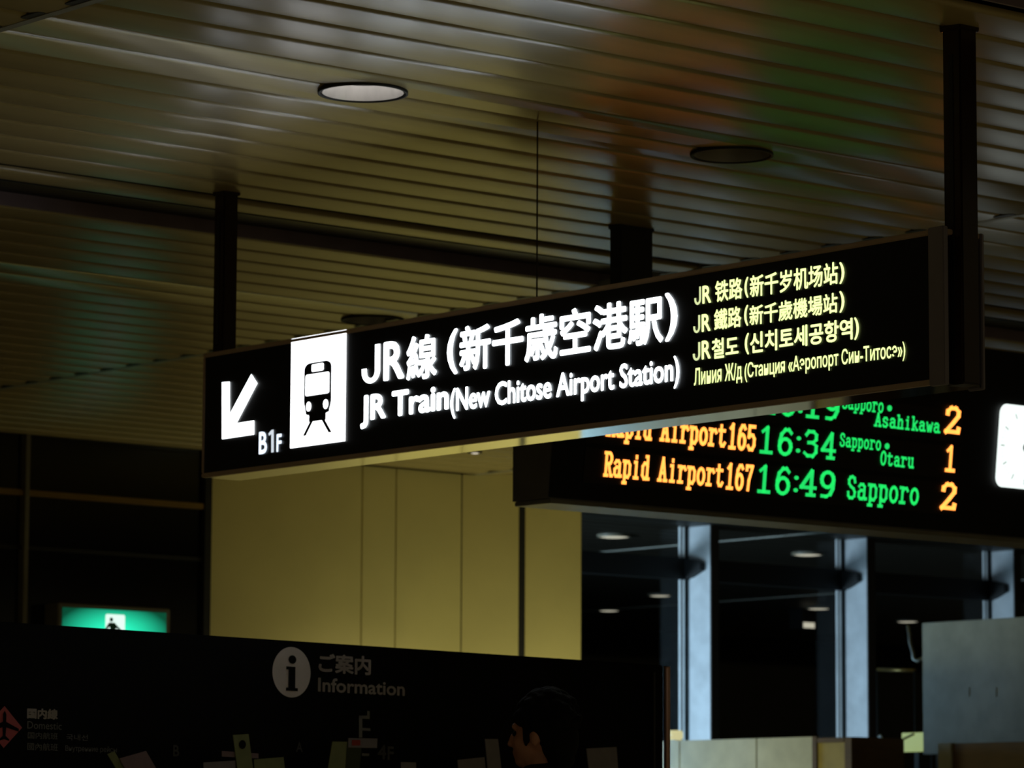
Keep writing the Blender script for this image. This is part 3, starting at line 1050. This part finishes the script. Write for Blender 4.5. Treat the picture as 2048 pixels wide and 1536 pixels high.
# ------------------------------------------------------------------ information board in front
A_ = EYE + ray(0, 1243) * (12.5 / ray(0, 1243).dot(FWD))
zi = A_.z
rb = ray(1327, 1330.5)
B_ = EYE + rb * ((zi - EYE.z) / rb.z)
IU = Vector((B_.x - A_.x, B_.y - A_.y, 0)).normalized()
ip = Plane((A_.x, A_.y, 0), IU, Z)
IN = ip.N
u_end = ip.uv(1327, 1400)[0]
u_start = -0.9
info = empty('information_board', ip.pt((u_start + u_end) / 2, 0, -0.1), 'wide black floor standing information board with white i symbol and map print', 'board')
cmid = ip.pt((u_start + u_end) / 2, zi / 2 + 0.02, -0.075)
MB().obox(cmid, IU, -IN, Z, u_end - u_start, 0.15, zi - 0.04, 0.006).build('board_panel', 'info', info)
MB().obox(ip.pt(u_end - 0.068, zi / 2, 0.004), IU, -IN, Z, 0.012, 0.01, zi - 0.06).build('border_strip', 'duct', info)
uc = ip.uv(1334, 1400)[0]
MB().tube([ip.pt(uc, 0, 0.0), ip.pt(uc, zi - 0.012, 0.0), ip.pt(uc, zi - 0.004, 0.0)], 0.0135, 14).build('corner_post', 'chrome', info, True, 'copper toned chrome post at right end')
cu_, cv_ = ip.uv(582, 1344.5)
ru_ = ip.uv(620, 1344.5)[0] - cu_
ri = ip.uv(582, 1294)[1] - cv_
ico = flat(ip, [ell(cu_, cv_, ru_, ri, 40)], 0.003, 'information_symbol', 'print', info, 'pale disc with dark letter i')
k = ri / 0.098


def iz(pts):
    return [(cu_ + a * ru_, cv_ + b_ * ri) for a, b_ in pts]


flat(ip, [[(cu_ + .02 * ru_ + .2 * ru_ * math.cos(t), cv_ + .50 * ri + .17 * ri * math.sin(t)) for t in [i * PI / 12 for i in range(24)]],
          iz([(-.30, .22), (.18, .22), (.18, -.62), (.32, -.62), (.32, -.74), (-.30, -.74), (-.30, -.62), (-.17, -.62), (-.17, .10), (-.30, .10)])],
     0.005, 'letter_i', 'info', ico)


def cI(x, y):
    return (520 + x / 6.4, 1280 + y / 6.4)


def segI(body, xl_, xr_, pb, pt_, bold=.02, sl=.06):
    return (body, xl_, xr_, pb, pt_, bold, sl)


write(ip, [segI('ご案内', *[cI(x, 0)[0] for x in (742, 1410)], cI(830, 420), cI(830, 172), .03),
           segI('Information', *[cI(x, 0)[0] for x in (735, 1845)], cI(750, 662), cI(750, 480), .02)], 0.003, 'lettering', 'print', info, 'pale heading lettering')


def cD(x, y):
    return (x / 6.0235, 1390 + y / 6.0235)


write(ip, [segI('国内線', *[cD(x, 0)[0] for x in (318, 688)], cD(370, 285), cD(370, 158), .045)], 0.003, 'lettering', 'print', info, 'small white lettering beside the pink diamond')
write(ip, [segI('Domestic', *[cD(x, 0)[0] for x in (322, 735)], cD(340, 405), cD(340, 315), .0),
           segI('国内航班', *[cD(x, 0)[0] for x in (328, 688)], cD(360, 525), cD(360, 445), .0),
           segI('국내선', *[cD(x, 0)[0] for x in (790, 1050)], cD(830, 545), cD(830, 470), .0),
           segI('國內航班', *[cD(x, 0)[0] for x in (322, 688)], cD(360, 665), cD(360, 575), .0),
           segI('Внутренние рейсы', *[cD(x, 0)[0] for x in (780, 1400)], cD(800, 690), cD(800, 605), .0)], 0.003, 'lettering', 'dimprint', info, 'dim grey lettering in other languages')
du, dv = ip.uv(7, 1454)
dr_u = ip.uv(43, 1455)[0] - du
dr_v = ip.uv(7, 1412)[1] - dv
dia = flat(ip, [[(du + dr_u, dv), (du, dv + dr_v), (du - dr_u, dv), (du, dv - dr_v)]], 0.003, 'diamond', 'pink', info, 'pink diamond with aeroplane')


def dz(pts):
    return [(du + a * dr_u, dv + b_ * dr_v) for a, b_ in pts]


plane_half = [(0, .78), (.09, .62), (.09, .25), (.80, -.06), (.80, -.20), (.10, -.02), (.07, -.42), (.28, -.58), (.28, -.66), (0, -.58)]
flat(ip, [dz(plane_half + [(-a, b_) for a, b_ in plane_half[::-1][1:-1]])], 0.005, 'aeroplane_symbol', 'info', dia)
# floor marks of the printed map
write(ip, [segI('B', 345, 357, (350, 1513), (350, 1490), .02), segI('A', 591, 604, (596, 1504), (597, 1484), .02),
           segI('4', 754, 771, (762, 1519), (764, 1490), .02), segI('F', 774, 786, (778, 1520), (780, 1493), .02)], 0.003, 'lettering', 'dimprint', info, 'grey floor letters of the map')
pe = lambda x, y: ip.uv(620 + x / 5.12, 1400 + y / 5.12)
flat(ip, [[pe(525, 545), pe(525, 572), pe(600, 574), pe(600, 548)]], 0.003, 'map_mark', 'dimprint', info)
flat(ip, [[pe(495, 160), pe(495, 385), pe(530, 385), pe(530, 160)], [pe(495, 160), pe(495, 190), pe(605, 195), pe(605, 160)],
          [pe(530, 285), pe(530, 312), pe(612, 318), pe(612, 290)], [pe(580, 160), pe(580, 110), pe(605, 115), pe(605, 160)]], 0.003, 'map_mark', 'dimprint', info)

# ------------------------------------------------------------------ leaflet rack and leaflets in front of the board
rk0, rk1 = ip.uv(150, 1530)[0], ip.uv(1210, 1530)[0]
rack = empty('leaflet_rack', ip.pt((rk0 + rk1) / 2, 0, 0.2), 'black leaflet rack standing against the information board', 'rack')
zr = 1.44
MB().obox(ip.pt((rk0 + rk1) / 2, zr / 2, 0.06), IU, -IN, Z, rk1 - rk0, 0.02, zr).build('back_panel', 'black', rack)
for j, (nn, hh) in enumerate(((0.13, 1.36), (0.2, 1.2), (0.27, 1.04))):
    MB().obox(ip.pt((rk0 + rk1) / 2, hh - 0.06, nn), IU, -IN, Z, rk1 - rk0, 0.012, 0.14).build('pocket_front', 'black', rack)
    MB().obox(ip.pt((rk0 + rk1) / 2, hh - 0.136, nn - 0.035), IU, -IN, Z, rk1 - rk0, 0.08, 0.012).build('shelf', 'black', rack)
for s_ in (rk0, rk1):
    MB().obox(ip.pt(s_, 0.65, 0.16), IU, -IN, Z, 0.02, 0.26, 1.3).build('side_panel', 'black', rack)


def leaflet(corners, m, label, n=0.11, marks=()):
    """corners: the visible top edge and sides as photo points; the foot goes down into the pocket"""
    q_ = Plane(ip.P + IN * n, IU, Z)
    tl, tr_, br, bl = [q_.uv(*c) for c in corners]
    # carry the sides down into the pocket
    dl = (bl[0] - tl[0], bl[1] - tl[1]); dr_ = (br[0] - tr_[0], br[1] - tr_[1])
    ext = 0.20
    L = math.hypot(*dl); bl = (tl[0] + dl[0] / L * ext, tl[1] + dl[1] / L * ext)
    L = math.hypot(*dr_); br = (tr_[0] + dr_[0] / L * ext, tr_[1] + dr_[1] / L * ext)
    t = 0.003
    b = MB().add([q_.pt(*p_, 0) for p_ in (tl, tr_, br, bl)] + [q_.pt(*p_, t) for p_ in (tl, tr_, br, bl)],
                 [(0, 1, 2, 3), (4, 5, 6, 7), (0, 1, 5, 4), (1, 2, 6, 5), (2, 3, 7, 6), (3, 0, 4, 7)])
    root = empty('leaflet', q_.pt((bl[0] + br[0]) / 2, (bl[1] + br[1]) / 2), label, 'leaflet', 'leaflets standing in the rack')
    b.build('sheet', m, root)
    for mk, mm in marks:
        flat(q_, [[q_.uv(*p_) for p_ in mk]], t + 0.002, 'print', mm, root)
    return root


def card(root, corners, m, n, label, marks=()):
    q_ = Plane(ip.P + IN * n, IU, Z)
    c = [q_.uv(*c) for c in corners]
    t = 0.0025
    b = MB().add([q_.pt(*p_, 0) for p_ in c] + [q_.pt(*p_, t) for p_ in c],
                 [(0, 1, 2, 3), (4, 5, 6, 7), (0, 1, 5, 4), (1, 2, 6, 5), (2, 3, 7, 6), (3, 0, 4, 7)])
    o = b.build('card', m, root, label=label)
    for mk, mm in marks:
        flat(q_, [[q_.uv(*p_) for p_ in mk]], t + 0.002, 'print', mm, o)


leaflet(((214, 1508), (228, 1503), (250, 1540), (236, 1545)), 'paperg', 'thin green leaflet leaning beside the large tilted pinkish one', .105)
leaflet(((238, 1517), (291, 1502), (316, 1545), (262, 1560)), 'paperp', 'large tilted pinkish leaflet at the left of the rack', .115)
spotted = leaflet(((465, 1470), (496, 1468), (505, 1536), (474, 1538)), 'paperg', 'tall pale green leaflet with a dark round spot', .12,
        [([(474 + 7 * math.cos(t) + 9, 1489 + 9 * math.sin(t)) for t in [i * PI / 8 for i in range(16)]], 'info')])
card(spotted, ((443, 1502), (516, 1507), (516, 1517), (443, 1513)), 'paperp', .1155, 'pinkish card behind the sheet')
leaflet(((406, 1525), (470, 1521), (470, 1560), (408, 1562)), 'paperw', 'low greyish leaflet left of the spotted green leaflet', .114)
leaflet(((507, 1519), (566, 1514), (570, 1550), (509, 1552)), 'paperg', 'low dark green leaflet right of the spotted green leaflet', .114)
two_tone = leaflet(((664, 1483), (722, 1484), (716, 1545), (654, 1545)), 'paperg', 'green two tone leaflet left of the floor number four', .12,
        [([(693, 1484), (722, 1485), (717, 1540), (689, 1540)], 'paperd')])
card(two_tone, ((696, 1476), (754, 1477), (753, 1496), (696, 1495)), 'paperw', .1245, 'white card with a red spot', [([(702, 1480), (719, 1480), (719, 1491), (702, 1491)], 'red')])
leaflet(((801, 1524), (831, 1525), (832, 1560), (802, 1560)), 'paperw', 'pale square card right of the floor number four', .114)
leaflet(((969, 1478), (995, 1478), (1002, 1540), (975, 1540)), 'paperw', 'tall lilac white leaflet beside the face of the person', .12)
leaflet(((914, 1520), (968, 1514), (972, 1560), (918, 1560)), 'paperw', 'low grey leaflet left of the tall lilac leaflet', .112)
leaflet(((1172, 1497), (1232, 1494), (1236, 1550), (1178, 1550)), 'paperw', 'greyish leaflet right of the dark haired person', .112)

# ------------------------------------------------------------------ person (seen from the brow up at the bottom edge)
PX_ = EYE + ray(1079, 1500) * (12.3 / ray(1079, 1500).dot(FWD))
ang = math.radians(22)
PF = (-RGT * math.cos(ang) + FWD * math.sin(ang)).normalized()   # facing
PL = Z.cross(PF).normalized()                                     # person's left, towards the camera
PO = Vector((PX_.x, PX_.y, 0))
HT = 1.725
person = empty('person', PO, 'person with short black hair in a dark suit, in profile facing left', 'person')


def P3(f, l, z):
    return PO + PF * f + PL * l + Z * z


def limbs(bm, joints, bones):
    """tapered limbs: overlapping balls along each bone, fused afterwards into one skin"""
    for a, b in bones:
        A, B = joints[a], joints[b]
        ra, rb = (A[3], A[4] if len(A) > 4 else A[3]), (B[3], B[4] if len(B) > 4 else B[3])
        L = math.dist(A[:3], B[:3])
        k = max(2, int(L / (0.35 * min(ra[0], rb[0], ra[1], rb[1]))))
        for i in range(k + 1):
            t = i / k
            c = [A[q_] + (B[q_] - A[q_]) * t for q_ in range(3)]
            rl, rf = ra[0] + (rb[0] - ra[0]) * t, ra[1] + (rb[1] - ra[1]) * t
            blob(bm, c, (rf, rl, min(rf, rl)), 2)


def blob(bm, c, r, sub=3):
    t = bmesh.ops.create_icosphere(bm, subdivisions=sub, radius=1)
    for v in t['verts']:
        f, l, z = v.co.x * r[0], v.co.y * r[1], v.co.z * r[2]
        v.co = P3(c[0] + f, c[1] + l, c[2] + z)


def fuse(bm, name, m, parent, voxel, smooth=3):
    me = bpy.data.meshes.new(name)
    bm.to_mesh(me)
    bm.free()
    tmp = bpy.data.objects.new(name, me)
    COL.objects.link(tmp)
    md = tmp.modifiers.new('r', 'REMESH')
    md.mode = 'VOXEL'
    md.voxel_size = voxel
    md.use_smooth_shade = True
    sm = tmp.modifiers.new('s', 'SMOOTH')
    sm.iterations = smooth
    sm.factor = 0.5
    bpy.context.view_layer.update()
    dg = bpy.context.evaluated_depsgraph_get()
    out = bpy.data.meshes.new_from_object(tmp.evaluated_get(dg))
    bpy.data.objects.remove(tmp)
    return link(name, out, m, parent, True)


body_j = [(0, 0, .95, .14, .11), (0, 0, 1.15, .13, .10), (0, 0, 1.34, .16, .10), (-.01, 0, 1.45, .06), (.0, 0, 1.52, .05),
          (0, .17, 1.40, .055), (-.02, .21, 1.14, .042), (.05, .21, .90, .034), (.08, .20, .82, .038),
          (0, -.17, 1.40, .055), (-.02, -.21, 1.14, .042), (.05, -.21, .90, .034), (.08, -.20, .82, .038),
          (0, .09, .88, .085), (.01, .10, .50, .058), (-.02, .10, .10, .042), (.12, .11, .04, .036),
          (0, -.09, .88, .085), (.01, -.10, .50, .058), (-.02, -.10, .10, .042), (.12, -.11, .04, .036)]
body_b = [(0, 1), (1, 2), (2, 3), (3, 4), (2, 5), (5, 6), (6, 7), (7, 8), (2, 9), (9, 10), (10, 11), (11, 12),
          (0, 13), (13, 14), (14, 15), (15, 16), (0, 17), (17, 18), (18, 19), (19, 20)]
bm = bmesh.new()
limbs(bm, body_j, body_b)
HC = HT - 0.112
blob(bm, (-.012, 0, HC + .010), (.094, .074, .098), 4)         # cranium
blob(bm, (.035, 0, HC - .045), (.055, .058, .075))             # face
blob(bm, (.052, 0, HC - .098), (.032, .036, .026))             # chin
blob(bm, (.090, 0, HC - .030), (.017, .013, .024), 2)          # nose ridge
blob(bm, (.101, 0, HC - .044), (.013, .016, .011), 2)          # nose tip
blob(bm, (.076, 0, HC + .012), (.016, .046, .014), 2)          # brow
blob(bm, (.081, 0, HC - .071), (.013, .024, .007), 2)          # upper lip
blob(bm, (.078, 0, HC - .083), (.013, .021, .007), 2)          # lower lip
for s_ in (1, -1):
    blob(bm, (-.012, s_ * .074, HC - .026), (.018, .010, .031), 2)   # ear
    blob(bm, (.050, s_ * .036, HC - .042), (.03, .022, .03), 2)      # cheek
    # fingers
    for fi, (df, ln) in enumerate(((.03, .07), (.012, .08), (-.006, .075), (-.024, .06))):
        blob(bm, (.085 + df * .8, s_ * .20, .766), (.0095, .010, ln * .62), 2)
    blob(bm, (.115, s_ * .19, .80), (.010, .010, .032), 2)
    blob(bm, (.085, s_ * .20, .815), (.040, .017, .044), 2)
bo = fuse(bm, 'body', 'skin', person, 0.006)
# eyes
for s_ in (1, -1):
    bm = bmesh.new()
    blob(bm, (.072, s_ * .031, HC - .012), (.011, .012, .010), 2)
    e_ = MB(); e_.bm(bm)
    e_.build('eye', 'hair', bo, True)


def shell(joints, bones, name, m):
    bm = bmesh.new()
    limbs(bm, joints, bones)
    return fuse(bm, name, m, person, 0.012, 4)


shell([(0, 0, .88, .175, .135), (0, 0, 1.15, .155, .125), (0, 0, 1.34, .19, .125), (-.01, 0, 1.44, .085),
       (0, .18, 1.40, .078), (-.02, .215, 1.14, .064), (.045, .212, .91, .052), (0, -.18, 1.40, .078), (-.02, -.215, 1.14, .064), (.045, -.212, .91, .052)],
      [(0, 1), (1, 2), (2, 3), (2, 4), (4, 5), (5, 6), (2, 7), (7, 8), (8, 9)], 'jacket', 'suit')
shell([(0, 0, .93, .15, .12), (0, .09, .86, .105), (.01, .10, .50, .08), (-.01, .10, .07, .07), (0, -.09, .86, .105), (.01, -.10, .50, .08), (-.01, -.10, .07, .07)],
      [(0, 1), (1, 2), (2, 3), (0, 4), (4, 5), (5, 6)], 'trousers', 'suit')
for s_ in (1, -1):
    bm = bmesh.new()
    blob(bm, (.06, s_ * .105, .045), (.15, .05, .045))
    e_ = MB(); e_.bm(bm)
    e_.build('shoe', 'shoe', person, True)
# hair: a cap of tufts over the cranium, down to the nape and before the ears
bm = bmesh.new()
random.seed(9)
blob(bm, (-.030, 0, HC + .026), (.098, .088, .100), 4)
blob(bm, (-.070, 0, HC - .030), (.062, .078, .085), 3)
blob(bm, (-.075, 0, HC - .085), (.046, .058, .050), 3)
for s_ in (1, -1):
    blob(bm, (.022, s_ * .064, HC - .012), (.012, .012, .046), 2)
    blob(bm, (.030, s_ * .050, HC + .040), (.045, .030, .034), 2)
for i in range(150):
    a, e2 = random.uniform(0, 2 * PI), random.uniform(-.1, 1.45)
    f, l, z = math.cos(a) * math.cos(e2), math.sin(a) * math.cos(e2), math.sin(e2)
    if f > .55 and z < .45:
        continue
    rr = random.uniform(.012, .022)
    blob(bm, (-.030 + f * .098, l * .088, HC + .026 + z * .100), (rr * 1.3, rr, rr), 1)
fuse(bm, 'hair', 'hair', person, 0.005, 4)

# ------------------------------------------------------------------ furniture by the far windows
KX = 18.5
kz = at(1500, 1477, 0, KX).z
ky = lambda px: at(px, 1500, 0, KX).y
cabn = empty('counter_cabinet', (KX + .3, ky(1500), 0), 'long pale grey panelled cabinet with a brown end, before the far windows', 'cabinet')
y_end = ky(1705)
y_beg = 21.3
MB().box(KX + 0.02, KX + 0.5, y_end, y_beg, 0, kz - 0.01).build('carcass', 'brown', cabn)
for a, c, m in ((ky(1359), y_beg, 'cabinet'), (ky(1513), ky(1361), 'cabinet'), (ky(1628), ky(1515), 'cabinet')):
    MB().box(KX - 0.005, KX + 0.018, a, c, 0.05, kz, 0.002).build('door', m, cabn)
MB().box(KX - 0.02, KX + 0.018, ky(1637), ky(1628), 0, kz, 0.002).build('end_post', 'brown', cabn)
MB().box(KX - 0.01, KX + 0.018, ky(1693), ky(1638), 0.05, kz - 0.045, 0.002).build('door', 'olive', cabn, label='olive door in a brown frame')
MB().box(KX - 0.02, KX + 0.5, y_end - 0.01, ky(1693), 0, kz - 0.012, 0.002).build('end_post', 'brown', cabn)
MB().box(KX - 0.02, KX + 0.5, ky(1692), ky(1638), kz - 0.045, kz - 0.012, 0.002).build('top_rail', 'brown', cabn)

GX = 19.7
gz1_, gz0_ = at(1845, 1246, 0, GX).z, at(1845, 1509, 0, GX).z
gy = lambda px: at(px, 1400, 0, GX).y
slab = empty('grey_panel', (GX, gy(1945), 0), 'large blue grey standing panel at the right edge with two small pulls', 'panel')
MB().box(GX, GX + 0.04, gy(2130), gy(1845), gz0_, gz1_, 0.004).build('board_panel', 'slab', slab)
for px in (1937, 1991):
    c = at(px, 1384, 0, GX)
    MB().box(GX - 0.005, GX + 0.002, c.y - 0.012, c.y + 0.012, c.z - 0.035, c.z + 0.035, 0.003).build('pull', 'slab', slab)
for px in (1875, 2100):
    MB().box(GX + 0.01, GX + 0.05, gy(px) - .03, gy(px) + .03, 0, gz0_ + 0.05).build('leg', 'transom', slab)

HX = 19.2
hz = at(1900, 1487, 0, HX).z
hy = lambda px: at(px, 1510, 0, HX).y
ctr = empty('brown_counter', (HX + .2, hy(1960), 0), 'brown counter with a pale end post below the blue grey panel', 'counter')
MB().box(HX, HX + 0.35, hy(2130), hy(1905), 0, hz, 0.004).build('front_panel', 'brown', ctr)
MB().box(HX - 0.01, HX + 0.36, hy(1904), hy(1877), 0, hz + 0.004, 0.004).build('end_post', 'cabinet', ctr, label='pale end post')

# small things in the dark between the fins and the grey panel
base = at(1352, 1480, 0, KX + 0.2)
lamp = empty('table_lamp', (base.x, base.y, kz), 'small pale glowing lamp on the cabinet beside the chrome post', 'lamp')
ls = at(1351, 1466, 0, KX + 0.2)
MB().box(ls.x - .04, ls.x + .04, ls.y - .05, ls.y + .05, kz + 0.012, kz + 0.085, 0.012).build('shade', 'deskglow', lamp, True)
MB().box(ls.x - .03, ls.x + .03, ls.y - .03, ls.y + .03, kz - 0.01, kz + 0.014).build('base', 'steel', lamp)

QX = 20.4
hk = empty('bent_arm', at(1828, 1330, 0, QX), 'thin bent grey arm beside the grey panel top corner', 'arm')
pts = [at(x, y_, 0, QX) for x, y_ in ((1815, 1250), (1819, 1268), (1820, 1285), (1826, 1305), (1827, 1318), (1834, 1322), (1850, 1315))]
MB().tube(pts, 0.014, 8).build('arm_tube', 'steel', hk, True)
MB().tube([pts[-1], at(1862, 1312, 0, QX), Vector((QX, at(1862, 1312, 0, QX).y, 0))], 0.012, 8).build('stand', 'transom', hk, True)
gs = empty('lime_notice', (QX, at(1825, 1500, 0, QX).y, 0), 'small lit lime green notice left of the grey panel foot', 'notice')
a, c = at(1803, 1466, 0, QX), at(1852, 1503, 0, QX)
MB().box(QX, QX + 0.03, c.y, a.y, c.z, a.z, 0.003).build('face', 'limescreen', gs)
MB().box(QX + 0.03, QX + 0.05, (a.y + c.y) / 2 - 0.02, (a.y + c.y) / 2 + 0.02, 0, a.z).build('stand', 'transom', gs)
d0, d1 = at(1807, 1478, 0, QX - 0.004), at(1828, 1468, 0, QX - 0.004)
MB().tube([d0, d1], 0.008, 6).build('arrow_mark', 'transom', gs)
wp = empty('white_stick', at(1772, 1494, 0, QX), 'short white stick leaning in the dark left of the lime notice', 'stick')
a, c = at(1759, 1471, 0, QX), at(1772, 1494, 0, QX)
MB().tube([a, c], 0.014, 8).build('rod', 'bead', wp, True)
MB().tube([c, Vector((c.x, c.y, 0))], 0.012, 8).build('stand', 'transom', wp, True)
br_ = at(1780, 1340, 0, QX + 0.4)
rl = empty('brass_bar', br_, 'dim brass bar between the middle fin and the grey panel', 'bar')
a, c = at(1755, 1339, 0, QX + .4), at(1830, 1341, 0, QX + .4)
MB().tube([a, c], 0.014, 8).build('rail', 'brass', rl, True)
MB().tube([c, Vector((c.x, c.y, 0))], 0.012, 8).build('stand', 'transom', rl, True)
MB().tube([a, Vector((a.x, a.y, 0))], 0.012, 8).build('stand', 'transom', rl, True)
